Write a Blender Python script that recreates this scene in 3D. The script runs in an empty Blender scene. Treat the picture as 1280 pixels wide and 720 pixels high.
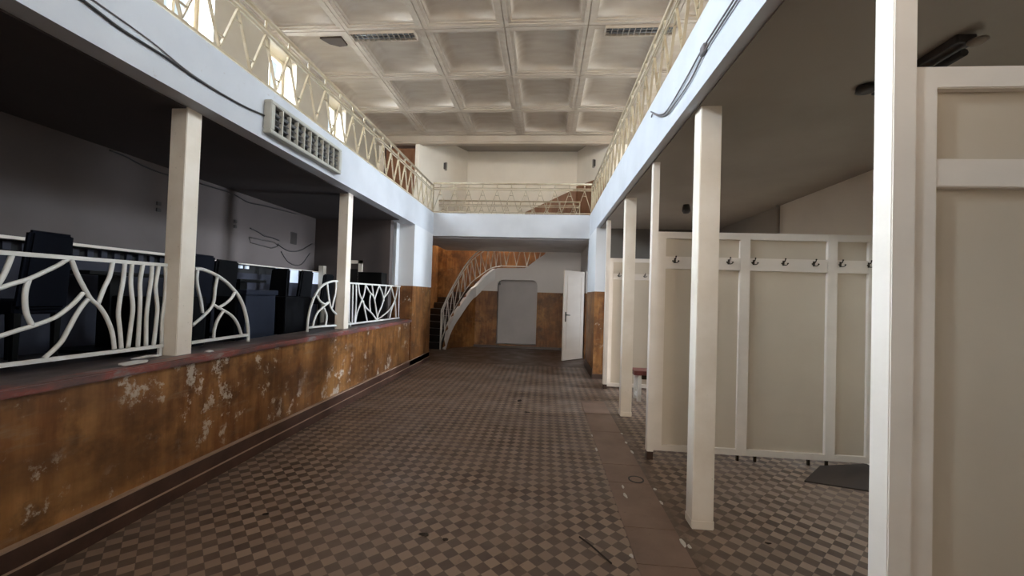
import bpy, bmesh, math, random
from mathutils import Vector, Matrix

random.seed(7)
S = bpy.context.scene
C = S.collection

# ------------------------------------------------------------ camera
cam_data = bpy.data.cameras.new('camera')
cam_data.sensor_width = 36.0
cam_data.lens = 500.0 / 1280.0 * 36.0
cam_data.clip_start = 0.02
cam = bpy.data.objects.new('camera', cam_data)
C.objects.link(cam)
cam.matrix_world = Matrix(((0.99616, -0.02989, 0.08234, 0), (0.08171, -0.02192, -0.99642, 0),
                           (0.03159, 0.99931, -0.01939, 1.5), (0, 0, 0, 1)))
S.camera = cam

# ------------------------------------------------------------ world, daylight, added fill lamps, exposure
S.view_settings.view_transform = 'Standard'
S.view_settings.look = 'None'
S.view_settings.gamma = 1.0
S.view_settings.use_curve_mapping = False
S.view_settings.exposure = 0.25
W = bpy.data.worlds.new('overcast sky')
S.world = W
W.use_nodes = True
W.node_tree.nodes['Background'].inputs['Color'].default_value = (0.80, 0.90, 1.0, 1)
W.node_tree.nodes['Background'].inputs['Strength'].default_value = 1.0


def area(name, loc, direction, sx, sy, watts, colour):
    l = bpy.data.lights.new(name, 'AREA')
    l.shape = 'RECTANGLE'
    l.size, l.size_y = sx, sy
    l.energy = watts
    l.color = colour
    o = bpy.data.objects.new(name, l)
    C.objects.link(o)
    o.location = loc
    o.rotation_euler = Vector(direction).to_track_quat('-Z', 'Y').to_euler()
    return o


COOL = (0.77, 0.875, 1.0)
WIN_Y = [4.36 + 1.68 * k for k in range(-5, 3)]          # centres of the high windows
XW_L, XW_R = -4.3, 3.1                                    # inner faces of the two long walls
WIN_R = [4.36 + 1.68 * k for k in range(-5, 4)]          # the right wall has one more, nearer the far end
PW = {'left_near': 1060, 'left_far': 840, 'right_near': 230, 'right_far': 580, 'back': 330, 'entrance': 230, 'stair': 120, 'end_door': 10, 'side_door': 620}
for wy in WIN_Y:
    k = 'left_near' if wy < 3.5 else 'left_far'
    area('daylight_' + k, (XW_L - 1.0, wy, 5.35), (1, 0, -0.75), 1.0, 1.6, PW[k], COOL)
for wy in WIN_R:
    k = 'right_near' if wy < 3.5 else 'right_far'
    area('daylight_' + k, (XW_R + 1.0, wy, 5.35), (-1, 0, -0.75), 1.0, 1.6, PW[k], COOL)
area('daylight_back', (-0.8, -8.12, 4.55), (0, 1, -0.1), 3.6, 1.5, PW['back'], (1.0, 0.93, 0.84))  # added lamp outside an invented rear window, brightens camera-facing surfaces
area('daylight_entrance', (-0.9, -8.12, 1.35), (0, 1, 0.05), 1.4, 2.0, PW['entrance'], (1.0, 0.93, 0.84))  # added lamp at an invented rear opening, lights the partition fronts
area('daylight_stair', (-1.9, 12.2, 5.2), (0, 0, -1), 2.4, 0.7, PW['stair'], (1.0, 0.93, 0.84))  # lamp added in the shaft to brighten the stairwell, no window built
area('daylight_side_door', (7.25, 6.5, 1.15), (-1, 0, 0), 0.9, 2.0, PW['side_door'], COOL)  # added lamp in an invented doorway, brightens the far parapet
area('daylight_end_door', (2.1, 9.85, 1.5), (-1, -0.2, 0), 0.9, 2.0, PW['end_door'], COOL)


# ------------------------------------------------------------ materials
def new_mat(name, rough=0.6, metallic=0.0, spec=0.5):
    m = bpy.data.materials.new(name)
    m.use_nodes = True
    b = m.node_tree.nodes['Principled BSDF']
    b.inputs['Roughness'].default_value = rough
    b.inputs['Metallic'].default_value = metallic
    b.inputs['Specular IOR Level'].default_value = spec
    return m, m.node_tree, b


def pos(nt, scale=(1, 1, 1)):
    g = nt.nodes.new('ShaderNodeNewGeometry')
    mp = nt.nodes.new('ShaderNodeMapping')
    mp.inputs['Scale'].default_value = scale
    nt.links.new(g.outputs['Position'], mp.inputs['Vector'])
    return mp.outputs['Vector']


def noise(nt, vec, scale, detail=4.0, rough=0.55):
    n = nt.nodes.new('ShaderNodeTexNoise')
    n.inputs['Scale'].default_value = scale
    n.inputs['Detail'].default_value = detail
    n.inputs['Roughness'].default_value = rough
    nt.links.new(vec, n.inputs['Vector'])
    return n.outputs['Fac']


def ramp(nt, fac, stops):
    r = nt.nodes.new('ShaderNodeValToRGB')
    e = r.color_ramp.elements
    while len(e) < len(stops):
        e.new(0.5)
    for el, (p, c) in zip(e, stops):
        el.position = p
        el.color = (c[0], c[1], c[2], 1) if not isinstance(c, (int, float)) else (c, c, c, 1)
    nt.links.new(fac, r.inputs['Fac'])
    return r.outputs['Color']


def mixc(nt, fac, a, b, mode='MIX'):
    m = nt.nodes.new('ShaderNodeMix')
    m.data_type = 'RGBA'
    m.blend_type = mode
    for s, v in ((0, fac), (6, a), (7, b)):
        if hasattr(v, 'node'):
            nt.links.new(v, m.inputs[s])
        elif isinstance(v, (int, float)):
            m.inputs[s].default_value = v
        else:
            m.inputs[s].default_value = (v[0], v[1], v[2], 1)
    return m.outputs[2]


def math_(nt, op, a, b=None):
    m = nt.nodes.new('ShaderNodeMath')
    m.operation = op
    for i, v in enumerate((a, b)):
        if v is None:
            continue
        if hasattr(v, 'node'):
            nt.links.new(v, m.inputs[i])
        else:
            m.inputs[i].default_value = v
    return m.outputs[0]


def bump(nt, b, h, strength=0.2, dist=0.01):
    bp = nt.nodes.new('ShaderNodeBump')
    bp.inputs['Strength'].default_value = strength
    bp.inputs['Distance'].default_value = dist
    nt.links.new(h, bp.inputs['Height'])
    nt.links.new(bp.outputs['Normal'], b.inputs['Normal'])


def paint(name, c, c2=None, rough=0.55, scale=2.0, bmp=0.1, stretch=(1, 1, 1), spots=None):
    m, nt, b = new_mat(name, rough)
    c2 = c2 or tuple(v * 0.86 for v in c)
    n = noise(nt, pos(nt, stretch), scale, 6)
    col = ramp(nt, n, [(0.32, c2), (0.62, c)])
    if spots:
        s = noise(nt, pos(nt, stretch), scale * 9, 5, 0.7)
        col = mixc(nt, ramp(nt, s, [(0.66, 0), (0.72, 1)]), col, spots)
    nt.links.new(col, b.inputs['Base Color'])
    if bmp:
        bump(nt, b, noise(nt, pos(nt), 45, 3), bmp, 0.004)
    return m


def flat(name, c, rough=0.5, metallic=0.0, spec=0.5):
    m, nt, b = new_mat(name, rough, metallic, spec)
    n = noise(nt, pos(nt), 14, 3)
    nt.links.new(mixc(nt, n, c, tuple(v * 0.82 for v in c)), b.inputs['Base Color'])
    return m


def dado_nodes(nt, chips=0.70):
    v = pos(nt, (1.0, 1.0, 0.55))
    base = ramp(nt, noise(nt, v, 1.7, 7, 0.6), [(0.30, (0.12, 0.036, 0.009)), (0.48, (0.26, 0.095, 0.022)),
                                               (0.66, (0.47, 0.225, 0.070))])
    streak = noise(nt, pos(nt, (7, 7, 0.8)), 2.2, 5, 0.6)
    base = mixc(nt, 0.45, base, ramp(nt, streak, [(0.35, (0.13, 0.042, 0.011)), (0.65, (0.46, 0.23, 0.08))]))
    grime = noise(nt, pos(nt, (1, 1, 1)), 3.1, 6, 0.65)
    base = mixc(nt, ramp(nt, grime, [(0.50, 0), (0.66, 0.85)]), base, (0.085, 0.036, 0.014))
    scuff = ramp(nt, noise(nt, pos(nt, (1, 0.35, 1.6)), 9.0, 7, 0.72), [(0.56, 0.0), (0.68, 0.55)])
    base = mixc(nt, scuff, base, (0.30, 0.20, 0.12))
    drk = ramp(nt, noise(nt, pos(nt, (1, 0.5, 1)), 2.3, 5, 0.6), [(0.44, 0.0), (0.62, 0.7)])
    base = mixc(nt, drk, base, (0.10, 0.040, 0.014))
    big = ramp(nt, noise(nt, pos(nt), 1.3, 3), [(0.42, 0), (0.54, 1)])
    chip = ramp(nt, noise(nt, pos(nt, (1, 0.8, 0.7)), 8.0, 9, 0.72), [(chips - 0.10, 0), (chips - 0.05, 0.75)])
    chip = math_(nt, 'MULTIPLY', chip, big)
    return mixc(nt, chip, base, (0.68, 0.60, 0.50))


WHITE = (0.78, 0.77, 0.76)
plaster = paint('white wall paint', WHITE, (0.62, 0.61, 0.60), 0.6, 1.6, 0.12)
fascia_m = paint('white beam paint', (0.56, 0.57, 0.60), (0.50, 0.51, 0.54), 0.5, 2.2, 0.1, spots=(0.45, 0.43, 0.42))
cream = paint('cream ceiling paint', (0.43, 0.35, 0.27), (0.38, 0.30, 0.225), 0.6, 2.0, 0.0, (1, 5, 1))
upper_m = paint('cream wall paint', (0.82, 0.725, 0.60), (0.75, 0.655, 0.535), 0.6, 1.2, 0.1)
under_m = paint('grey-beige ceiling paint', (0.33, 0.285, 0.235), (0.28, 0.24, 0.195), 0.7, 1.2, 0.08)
post_m = paint('white post paint', (0.86, 0.77, 0.66), (0.77, 0.67, 0.55), 0.45, 3.5, 0.1, spots=(0.42, 0.36, 0.29))
wood_white = paint('white painted wood', (0.80, 0.71, 0.62), (0.74, 0.65, 0.56), 0.42, 1.5, 0.05, (1, 1, 3))
panel_m = paint('cream painted panel', (0.62, 0.525, 0.41), (0.56, 0.465, 0.355), 0.45, 1.0, 0.04)
rail_m = paint('cream railing paint', (0.42, 0.335, 0.22), (0.32, 0.24, 0.145), 0.4, 9.0, 0.0, spots=(0.22, 0.14, 0.08))
white_metal = paint('white metal paint', (0.78, 0.76, 0.72), (0.66, 0.63, 0.57), 0.35, 7.0, 0.0)
window_paint = flat('yellowed window paint', (0.62, 0.52, 0.36), 0.5)
dark_brown = flat('dark brown skirting', (0.055, 0.026, 0.016), 0.4)
skirt_m = paint('brown tiled skirting', (0.095, 0.045, 0.030), (0.045, 0.022, 0.015), 0.35, 5, 0.1)
skirt_top = flat('pale skirting edge', (0.46, 0.31, 0.22), 0.5)  # thin paler line along the skirting's top edges
brown_door = paint('brown varnished wood', (0.26, 0.115, 0.055), (0.19, 0.08, 0.035), 0.5, 2, 0.0, (6, 6, 1))
black_m = flat('black upholstery', (0.003, 0.003, 0.004), 0.7, 0.0, 0.12)
navy_m = flat('dark navy upholstery', (0.004, 0.005, 0.010), 0.7, 0.0, 0.12)
slate_m = flat('slate blue upholstery', (0.018, 0.022, 0.036), 0.7, 0.0, 0.15)
black_wood = flat('black table wood', (0.004, 0.004, 0.004), 0.4, 0.0, 0.2)
grey_cloth = flat('grey radiator panel', (0.045, 0.045, 0.06), 0.7, 0.0, 0.2)
pale_blue = flat('pale blue panel', (0.62, 0.68, 0.78), 0.4)
slot_glow, nt, b = new_mat('self-lit slot panel', 0.3)  # own glow put in to stand for daylight on slots and panels
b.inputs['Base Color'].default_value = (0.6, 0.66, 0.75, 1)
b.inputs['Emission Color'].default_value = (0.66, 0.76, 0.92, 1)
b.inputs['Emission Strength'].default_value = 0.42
dark_fill = flat('dark opening fill', (0.01, 0.009, 0.009), 0.8)  # near-black colour standing in for the unlit depth of openings
cable_m = flat('dark cable', (0.03, 0.026, 0.026), 0.5)
grey_cable = flat('grey conduit', (0.16, 0.14, 0.14), 0.5)
lamp_box = flat('aged lamp housing', (0.48, 0.46, 0.40), 0.5)
tube_m = flat('dead grey lamp tube', (0.12, 0.12, 0.12), 0.4)
tan_frame = flat('tan lamp frame', (0.42, 0.34, 0.26), 0.6)
tan_m = flat('tan lamp louvre', (0.34, 0.28, 0.21), 0.5)
tan_dark = flat('brown lamp tray', (0.07, 0.05, 0.038), 0.6)
slat_m = flat('lamp louvre', (0.62, 0.60, 0.54), 0.4)
lamp_in = flat('dark lamp tray', (0.035, 0.03, 0.026), 0.6)  # near-black, for the louvre tray and the batten tube
hook_m = flat('dark bronze hook', (0.05, 0.035, 0.02), 0.35, 0.7)
red_paint = paint('chipped red paint', (0.22, 0.06, 0.05), (0.13, 0.035, 0.03), 0.4, 8, 0.1, spots=(0.45, 0.36, 0.32))
chip_m = flat('white plaster bits', (0.66, 0.62, 0.58), 0.8)
leaf_m = flat('dry brown litter', (0.035, 0.022, 0.014), 0.8)
socket_m = flat('dark fitting', (0.045, 0.036, 0.032), 0.5)
beige_fit = flat('beige fitting', (0.30, 0.25, 0.20), 0.5)
tread_m = flat('dark stair stone', (0.035, 0.032, 0.032), 0.3)

glass_m, nt, b = new_mat('window glass', 0.05)
tr_, gl_, mx_ = nt.nodes.new('ShaderNodeBsdfTransparent'), nt.nodes.new('ShaderNodeBsdfGlossy'), nt.nodes.new('ShaderNodeMixShader')
tr_.inputs['Color'].default_value = (0.95, 0.97, 0.97, 1)
gl_.inputs['Roughness'].default_value = 0.05
mx_.inputs[0].default_value = 0.07
nt.links.new(tr_.outputs[0], mx_.inputs[1])
nt.links.new(gl_.outputs[0], mx_.inputs[2])
nt.links.new(mx_.outputs[0], nt.nodes['Material Output'].inputs['Surface'])

# brown oil-painted dado, alone and under white plaster
dado_m, nt, b = new_mat('brown oil paint dado', 0.36)
nt.links.new(dado_nodes(nt, 0.66), b.inputs['Base Color'])
bump(nt, b, noise(nt, pos(nt), 12, 6), 0.25, 0.006)


def two_tone(name, z, upper, chips=0.72, dark=0.0):
    m, nt, b = new_mat(name, 0.5, 0.0, 0.3)
    g = nt.nodes.new('ShaderNodeNewGeometry')
    s = nt.nodes.new('ShaderNodeSeparateXYZ')
    nt.links.new(g.outputs['Position'], s.inputs[0])
    up = mixc(nt, noise(nt, pos(nt), 2.0, 5), upper, tuple(v * 0.86 for v in upper))
    low = dado_nodes(nt, chips)
    if dark:
        low = mixc(nt, dark, low, (0.08, 0.035, 0.016))
    f = math_(nt, 'GREATER_THAN', s.outputs['Z'], z)
    nt.links.new(mixc(nt, f, low, up), b.inputs['Base Color'])
    bump(nt, b, noise(nt, pos(nt), 30, 4), 0.12, 0.004)
    return m


pier_m = two_tone('white over brown dado', 1.63, (0.74, 0.74, 0.75))
end_m = two_tone('white over dark brown dado', 1.62, (0.70, 0.665, 0.64), 0.82, 0.15)

# red worn ledge
ledge_m, nt, b = new_mat('worn red sill paint', 0.4)
v = pos(nt, (1, 0.5, 1))
c = ramp(nt, noise(nt, v, 6, 8, 0.7), [(0.34, (0.10, 0.070, 0.068)), (0.45, (0.17, 0.085, 0.078)), (0.54, (0.27, 0.075, 0.060)), (0.62, (0.24, 0.19, 0.18)), (0.74, (0.40, 0.34, 0.32))])
g = nt.nodes.new('ShaderNodeNewGeometry')
sx_ = nt.nodes.new('ShaderNodeSeparateXYZ')
nt.links.new(g.outputs['Position'], sx_.inputs[0])
worn = ramp(nt, noise(nt, v, 5, 8, 0.7), [(0.36, (0.065, 0.052, 0.050)), (0.56, (0.15, 0.118, 0.112)), (0.72, (0.28, 0.23, 0.21))])
lip = math_(nt, 'GREATER_THAN', math_(nt, 'ADD', sx_.outputs['X'], math_(nt, 'MULTIPLY', noise(nt, pos(nt, (1, 0.6, 1)), 4.0, 5, 0.7), 0.22)), -2.535)
c = mixc(nt, lip, worn, c)
nt.links.new(c, b.inputs['Base Color'])
bump(nt, b, noise(nt, pos(nt), 25, 5), 0.3, 0.005)

# checkered cement tiles laid diagonally, tile diagonal 0.10 m
tile_m, nt, b = new_mat('checkered cement tiles', 0.5)
g = nt.nodes.new('ShaderNodeNewGeometry')
sp = nt.nodes.new('ShaderNodeSeparateXYZ')
nt.links.new(g.outputs['Position'], sp.inputs[0])
xx = math_(nt, 'SUBTRACT', sp.outputs['X'], 0.05)
yy = math_(nt, 'SUBTRACT', sp.outputs['Y'], 2.56)
u = math_(nt, 'ADD', math_(nt, 'DIVIDE', math_(nt, 'ADD', xx, yy), 0.1), 200.5)
w = math_(nt, 'ADD', math_(nt, 'DIVIDE', math_(nt, 'SUBTRACT', xx, yy), 0.1), 200.5)
fu, fw = math_(nt, 'FLOOR', u), math_(nt, 'FLOOR', w)
par = math_(nt, 'MODULO', math_(nt, 'ADD', fu, fw), 2.0)
cell = nt.nodes.new('ShaderNodeCombineXYZ')
nt.links.new(fu, cell.inputs[0])
nt.links.new(fw, cell.inputs[1])
wn = nt.nodes.new('ShaderNodeTexWhiteNoise')
wn.noise_dimensions = '3D'
nt.links.new(cell.outputs[0], wn.inputs['Vector'])
lightc = mixc(nt, wn.outputs['Value'], (0.35, 0.248, 0.18), (0.262, 0.184, 0.133))
darkc = mixc(nt, wn.outputs['Value'], (0.105, 0.062, 0.043), (0.068, 0.040, 0.028))
col = mixc(nt, par, lightc, darkc)
du = math_(nt, 'PINGPONG', u, 0.5)
dw = math_(nt, 'PINGPONG', w, 0.5)
gm = math_(nt, 'LESS_THAN', math_(nt, 'MINIMUM', du, dw), 0.018)
col = mixc(nt, math_(nt, 'MULTIPLY', gm, 0.6), col, (0.07, 0.055, 0.045))
dust = ramp(nt, noise(nt, pos(nt), 1.4, 7, 0.6), [(0.38, 0.10), (0.66, 0.55)])
col = mixc(nt, dust, col, (0.215, 0.152, 0.115))
dirt = ramp(nt, noise(nt, pos(nt, (1, 0.7, 1)), 4.2, 6, 0.7), [(0.60, 0.0), (0.74, 0.6)])
col = mixc(nt, dirt, col, (0.06, 0.042, 0.032))
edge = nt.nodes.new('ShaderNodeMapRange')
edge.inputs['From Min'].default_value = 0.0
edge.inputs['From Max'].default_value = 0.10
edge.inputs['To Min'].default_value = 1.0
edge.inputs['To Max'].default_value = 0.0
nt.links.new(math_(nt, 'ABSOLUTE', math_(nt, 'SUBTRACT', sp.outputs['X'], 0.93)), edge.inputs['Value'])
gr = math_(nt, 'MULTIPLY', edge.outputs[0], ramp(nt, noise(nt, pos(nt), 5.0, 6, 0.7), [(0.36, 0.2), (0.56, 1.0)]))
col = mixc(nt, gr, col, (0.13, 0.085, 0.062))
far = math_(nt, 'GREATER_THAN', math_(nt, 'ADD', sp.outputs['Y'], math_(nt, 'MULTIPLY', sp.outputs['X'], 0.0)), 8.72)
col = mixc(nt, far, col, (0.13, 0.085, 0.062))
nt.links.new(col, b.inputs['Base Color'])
rr = ramp(nt, noise(nt, pos(nt), 3.0, 5), [(0.3, 0.32), (0.7, 0.6)])
nt.links.new(rr, b.inputs['Roughness'])
bump(nt, b, noise(nt, pos(nt), 18, 4), 0.08, 0.004)

strip_m = paint('brown screed strip', (0.27, 0.175, 0.13), (0.19, 0.122, 0.09), 0.5, 3.0, 0.15, spots=(0.09, 0.06, 0.045))


# ------------------------------------------------------------ mesh helpers
class MB:
    """collects shapes and links them as ONE mesh object"""
    def __init__(self):
        self.bm = bmesh.new()

    def hexa(self, pts):
        v = [self.bm.verts.new(p) for p in pts]
        for f in ((0, 3, 2, 1), (4, 5, 6, 7), (0, 1, 5, 4), (1, 2, 6, 5), (2, 3, 7, 6), (3, 0, 4, 7)):
            self.bm.faces.new([v[i] for i in f])
        return self

    def box(self, x0, x1, y0, y1, z0, z1):
        return self.hexa([(x0, y0, z0), (x1, y0, z0), (x1, y1, z0), (x0, y1, z0),
                          (x0, y0, z1), (x1, y0, z1), (x1, y1, z1), (x0, y1, z1)])

    def rbox(self, x0, x1, y0, y1, z0, z1, r=0.01, seg=2):
        t = bmesh.new()
        bmesh.ops.create_cube(t, size=1)
        for v in t.verts:
            v.co = Vector(((x0 + x1) / 2 + v.co.x * (x1 - x0), (y0 + y1) / 2 + v.co.y * (y1 - y0), (z0 + z1) / 2 + v.co.z * (z1 - z0)))
        bmesh.ops.bevel(t, geom=list(t.edges), offset=r, segments=seg, affect='EDGES', profile=0.6)
        return self.merge(t)

    def merge(self, t):
        me = bpy.data.meshes.new('tmp')
        t.to_mesh(me)
        t.free()
        self.bm.from_mesh(me)
        bpy.data.meshes.remove(me)
        return self

    def prism(self, pts, off):
        """polygon pts (3-D) extruded by vector off"""
        a = [self.bm.verts.new(p) for p in pts]
        c = [self.bm.verts.new(Vector(p) + Vector(off)) for p in pts]
        self.bm.faces.new(a)
        self.bm.faces.new(c[::-1])
        n = len(pts)
        for i in range(n):
            self.bm.faces.new((a[i], c[i], c[(i + 1) % n], a[(i + 1) % n]))
        return self

    def tube(self, pts, r, n=8, square=False):
        pts = [Vector(p) for p in pts]
        if square:
            n = 4
        rings = []
        prev = None
        for i, p in enumerate(pts):
            d = (pts[min(i + 1, len(pts) - 1)] - pts[max(i - 1, 0)]).normalized()
            ref = prev if prev else (Vector((0, 0, 1)) if abs(d.z) < 0.9 else Vector((1, 0, 0)))
            s = d.cross(ref)
            if s.length < 1e-4:
                s = d.orthogonal()
            s.normalize()
            t = s.cross(d).normalized()
            prev = t
            o = math.pi / 4 if square else 0
            rings.append([self.bm.verts.new(p + (s * math.cos(2 * math.pi * k / n + o) + t * math.sin(2 * math.pi * k / n + o)) * r) for k in range(n)])
        for a, c in zip(rings, rings[1:]):
            for k in range(n):
                f = self.bm.faces.new((a[k], a[(k + 1) % n], c[(k + 1) % n], c[k]))
                f.smooth = not square
        self.bm.faces.new(rings[0][::-1])
        self.bm.faces.new(rings[-1])
        return self

    def lathe(self, cx, cy, prof, n=20):
        rings = []
        for r, z in prof:
            rings.append([self.bm.verts.new((cx + r * math.cos(2 * math.pi * k / n), cy + r * math.sin(2 * math.pi * k / n), z)) for k in range(n)])
        for a, c in zip(rings, rings[1:]):
            for k in range(n):
                f = self.bm.faces.new((a[k], a[(k + 1) % n], c[(k + 1) % n], c[k]))
                f.smooth = True
        self.bm.faces.new(rings[0][::-1])
        self.bm.faces.new(rings[-1])
        return self

    def build(self, name, m, parent=None, bevel=0.0):
        bm = self.bm
        bmesh.ops.recalc_face_normals(bm, faces=bm.faces)
        if bevel:
            bmesh.ops.bevel(bm, geom=[e for e in bm.edges if len(e.link_faces) == 2 and e.calc_face_angle(0) > 0.6],
                            offset=bevel, segments=2, affect='EDGES')
        if parent is None:
            xs = [v.co for v in bm.verts]
            o0 = Vector(((min(c.x for c in xs) + max(c.x for c in xs)) / 2,
                         (min(c.y for c in xs) + max(c.y for c in xs)) / 2, min(c.z for c in xs)))
        else:
            o0 = wloc(parent)
        for v in bm.verts:
            v.co -= o0
        me = bpy.data.meshes.new(name)
        bm.to_mesh(me)
        bm.free()
        me.materials.append(m)
        o = bpy.data.objects.new(name, me)
        C.objects.link(o)
        if parent is None:
            o.location = o0
        else:
            o.parent = parent
        return o


def wloc(o):
    v = Vector(o.location)
    while o.parent:
        o = o.parent
        v += Vector(o.location)
    return v


def thing(name, label, cat, loc, group=None):
    o = bpy.data.objects.new(name, None)
    o.empty_display_size = 0.1
    C.objects.link(o)
    o.location = loc
    return tag(o, label, cat, group)


def tag(o, label, cat, group=None):
    o['label'] = label
    o['category'] = cat
    if group:
        o['group'] = group
    return o


def struct(name, mb, m, parent=None, bevel=0.0):
    o = mb.build(name, m, parent, bevel)
    if parent is None:
        o['kind'] = 'structure'
    return o


def copy_tree(o, parent=None):
    c = o.copy()
    C.objects.link(c)
    if parent:
        c.parent = parent
    for ch in list(o.children):
        copy_tree(ch, c)
    return c


def smooth_path(pts, k=6):
    """Catmull-Rom through the points"""
    P = [Vector(p) for p in pts]
    if len(P) < 3:
        return P
    P = [P[0] * 2 - P[1]] + P + [P[-1] * 2 - P[-2]]
    out = []
    for i in range(1, len(P) - 2):
        for j in range(k):
            t = j / k
            a, b_, c, d = P[i - 1], P[i], P[i + 1], P[i + 2]
            out.append(0.5 * ((2 * b_) + (c - a) * t + (2 * a - 5 * b_ + 4 * c - d) * t * t + (3 * b_ - a - 3 * c + d) * t ** 3))
    out.append(P[-2])
    return out

# ============================================================ STRUCTURE
SOF, SLAB = 2.83, 3.31          # balcony underside and balcony floor
YE = 8.80                       # face of the end beam
HX0, HX1 = -2.55, 0.93          # hall edges
RIB = 5.40                      # underside of the ceiling ribs

struct('floor', MB().box(-4.3, 7.3, -8.0, 12.7, -0.15, 0.0), tile_m)
struct('floor_left_room', MB().box(-4.3, -2.97, -8.0, 7.1, 0.0, 0.90), paint('dark platform floor', (0.04, 0.03, 0.028), None, 0.4))
# screed strip, slab by slab, between the hall and the cabins
m = MB()
ys = [0.0, 0.8, 1.55, 2.35, 2.72, 3.36, 3.72, 4.6, 5.3, 5.95]
for a, c in zip(ys, ys[1:]):
    m.box(0.565, 0.895, a + 0.003, c - 0.003, -0.01, 0.006)
struct('trim_1', m, strip_m)

# parapet of the raised left room, its sill and the skirting
struct('wall_left_parapet', MB().box(-2.96, -2.58, -8.0, 7.55, 0.0, 0.93), dado_m)
m = MB()
m.box(-2.98, -2.54, -8.0, 7.55, 0.93, 0.98)
struct('trim_2', m, ledge_m, bevel=0.008)
struct('baseboard_left', MB().box(-2.578, -2.55, -8.0, 8.85, 0.0, 0.185).box(-2.55, -2.535, -8.0, 8.85, 0.0, 0.08), skirt_m)
struct('trim_3', MB().box(-2.58, -2.545, -8.0, 8.85, 0.185, 0.196).box(-2.55, -2.533, -8.0, 8.85, 0.080, 0.085), skirt_top)

# balcony slabs with their fascias
struct('trim_4', MB().box(-4.3, -2.55, -8.0, YE, SOF, SLAB), fascia_m)
struct('trim_5', MB().box(0.93, 3.1, -8.0, YE, SOF, SLAB).box(3.1, 7.15, 5.6, YE, SOF, SLAB), fascia_m)
struct('trim_6', MB().box(-4.3, 3.1, YE, 9.02, 2.795, SLAB), fascia_m)
# paint skins of the balcony undersides
left_wall_m = paint('shade-darkened taupe wall paint', (0.105, 0.082, 0.076), (0.085, 0.066, 0.062), 0.7, 1.2, 0.08)  # colour lowered so the walls carry the room's shade
left_ceil_m = paint('shade-darkened ceiling paint', (0.055, 0.042, 0.040), None, 0.8, 1.2, 0.08)  # darkened likewise, shade under the slab put into the colour
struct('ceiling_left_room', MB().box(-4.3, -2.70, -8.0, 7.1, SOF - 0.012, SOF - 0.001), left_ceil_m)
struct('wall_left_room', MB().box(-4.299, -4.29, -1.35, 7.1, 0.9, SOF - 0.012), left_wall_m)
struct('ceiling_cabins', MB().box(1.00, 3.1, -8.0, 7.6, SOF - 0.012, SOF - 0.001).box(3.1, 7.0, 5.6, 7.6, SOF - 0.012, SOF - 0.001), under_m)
struct('ceiling_end', MB().box(-4.3, 3.1, 9.02, 10.55, 2.785, SLAB).box(-2.95, 3.1, 10.55, 11.62, 2.785, SLAB), plaster)

# coffered ceiling
m = MB()
bm = m.bm
xr = [-4.3, -3.1, -1.9, -0.7, 0.5, 1.7, 2.9]
yr = [-7.5, -6.08, -4.77, -3.46, -2.15, -0.84, 0.47, 1.78, 3.09, 4.40, 5.71, 7.02, 8.33, 9.62]


def quad(a, c):
    n = len(a)
    for k in range(n):
        bm.faces.new((a[k], a[(k + 1) % n], c[(k + 1) % n], c[k]))


def ring(x0, x1, y0, y1, z):
    return [bm.verts.new(p) for p in ((x0, y0, z), (x1, y0, z), (x1, y1, z), (x0, y1, z))]


for i in range(len(xr) - 1):
    for j in range(len(yr) - 1):
        x0, x1, y0, y1 = xr[i], xr[i + 1], yr[j], yr[j + 1]
        specs = [(0.0, RIB + 0.012), (0.007, RIB + 0.012), (0.007, RIB), (0.062, RIB), (0.062, RIB + 0.014), (0.105, RIB + 0.014),
                 (0.105, RIB + 0.035), (0.115, RIB + 0.035)]
        # coved slope from the lip to the inner panel
        for k in range(1, 7):
            a = k / 6 * math.pi / 2
            specs.append((0.115 + 0.17 * (1 - math.cos(a)), RIB + 0.035 + 0.17 * math.sin(a)))
        if (i, j) in ((2, 6), (3, 6), (3, 7)):      # deeper square well in some coffers
            specs += [(0.31, RIB + 0.205), (0.31, RIB + 0.30)]
        prev = None
        for q_, (d, z) in enumerate(specs):
            r = ring(x0 + d, x1 - d, y0 + d, y1 - d, z)
            if prev:
                n0 = len(bm.faces)
                quad(prev, r)
                if 8 <= q_ <= 13:        # the cove is smooth plaster
                    bm.faces.ensure_lookup_table()
                    for f_ in bm.faces[n0:]:
                        f_.smooth = True
            prev = r
        bm.faces.new(prev)
bmesh.ops.remove_doubles(bm, verts=bm.verts, dist=1e-5)
m.box(-4.75, 3.55, -8.15, 12.75, RIB + 0.42, RIB + 0.55)
struct('ceiling', m, cream)
struct('trim_7', MB().box(-4.3, 3.1, 9.62, 9.76, 5.20, RIB + 0.40).box(-4.3, 3.1, 9.60, 9.62, 5.25, 5.38).box(2.9, 3.1, -8.0, 9.62, RIB, RIB + 0.4), cream)


# long walls with the high windows
def long_wall(name, xa, xb, low_to, mat, WIN_Y):
    m = MB()
    z0, z1 = 3.95, 5.32
    ytop = 12.7
    if xa < 0:
        m.box(xa, xb, -8.15, low_to, 0.0, z0)
    else:
        m.box(xa, xb, -8.15, low_to, 0.0, z0)
    m.box(xa, xb, low_to, ytop, SLAB if low_to < ytop else z0 - 0.001, z0) if low_to < ytop else None
    m.box(xa, xb, -8.15, ytop, z1, RIB + 0.42)
    edges = [-8.15]
    for wy in WIN_Y:
        edges += [wy - 0.33, wy + 0.33]
    edges.append(ytop)
    for k in range(0, len(edges), 2):
        m.box(xa, xb, edges[k], edges[k + 1], z0, z1)
    return struct(name, m, mat)


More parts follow.
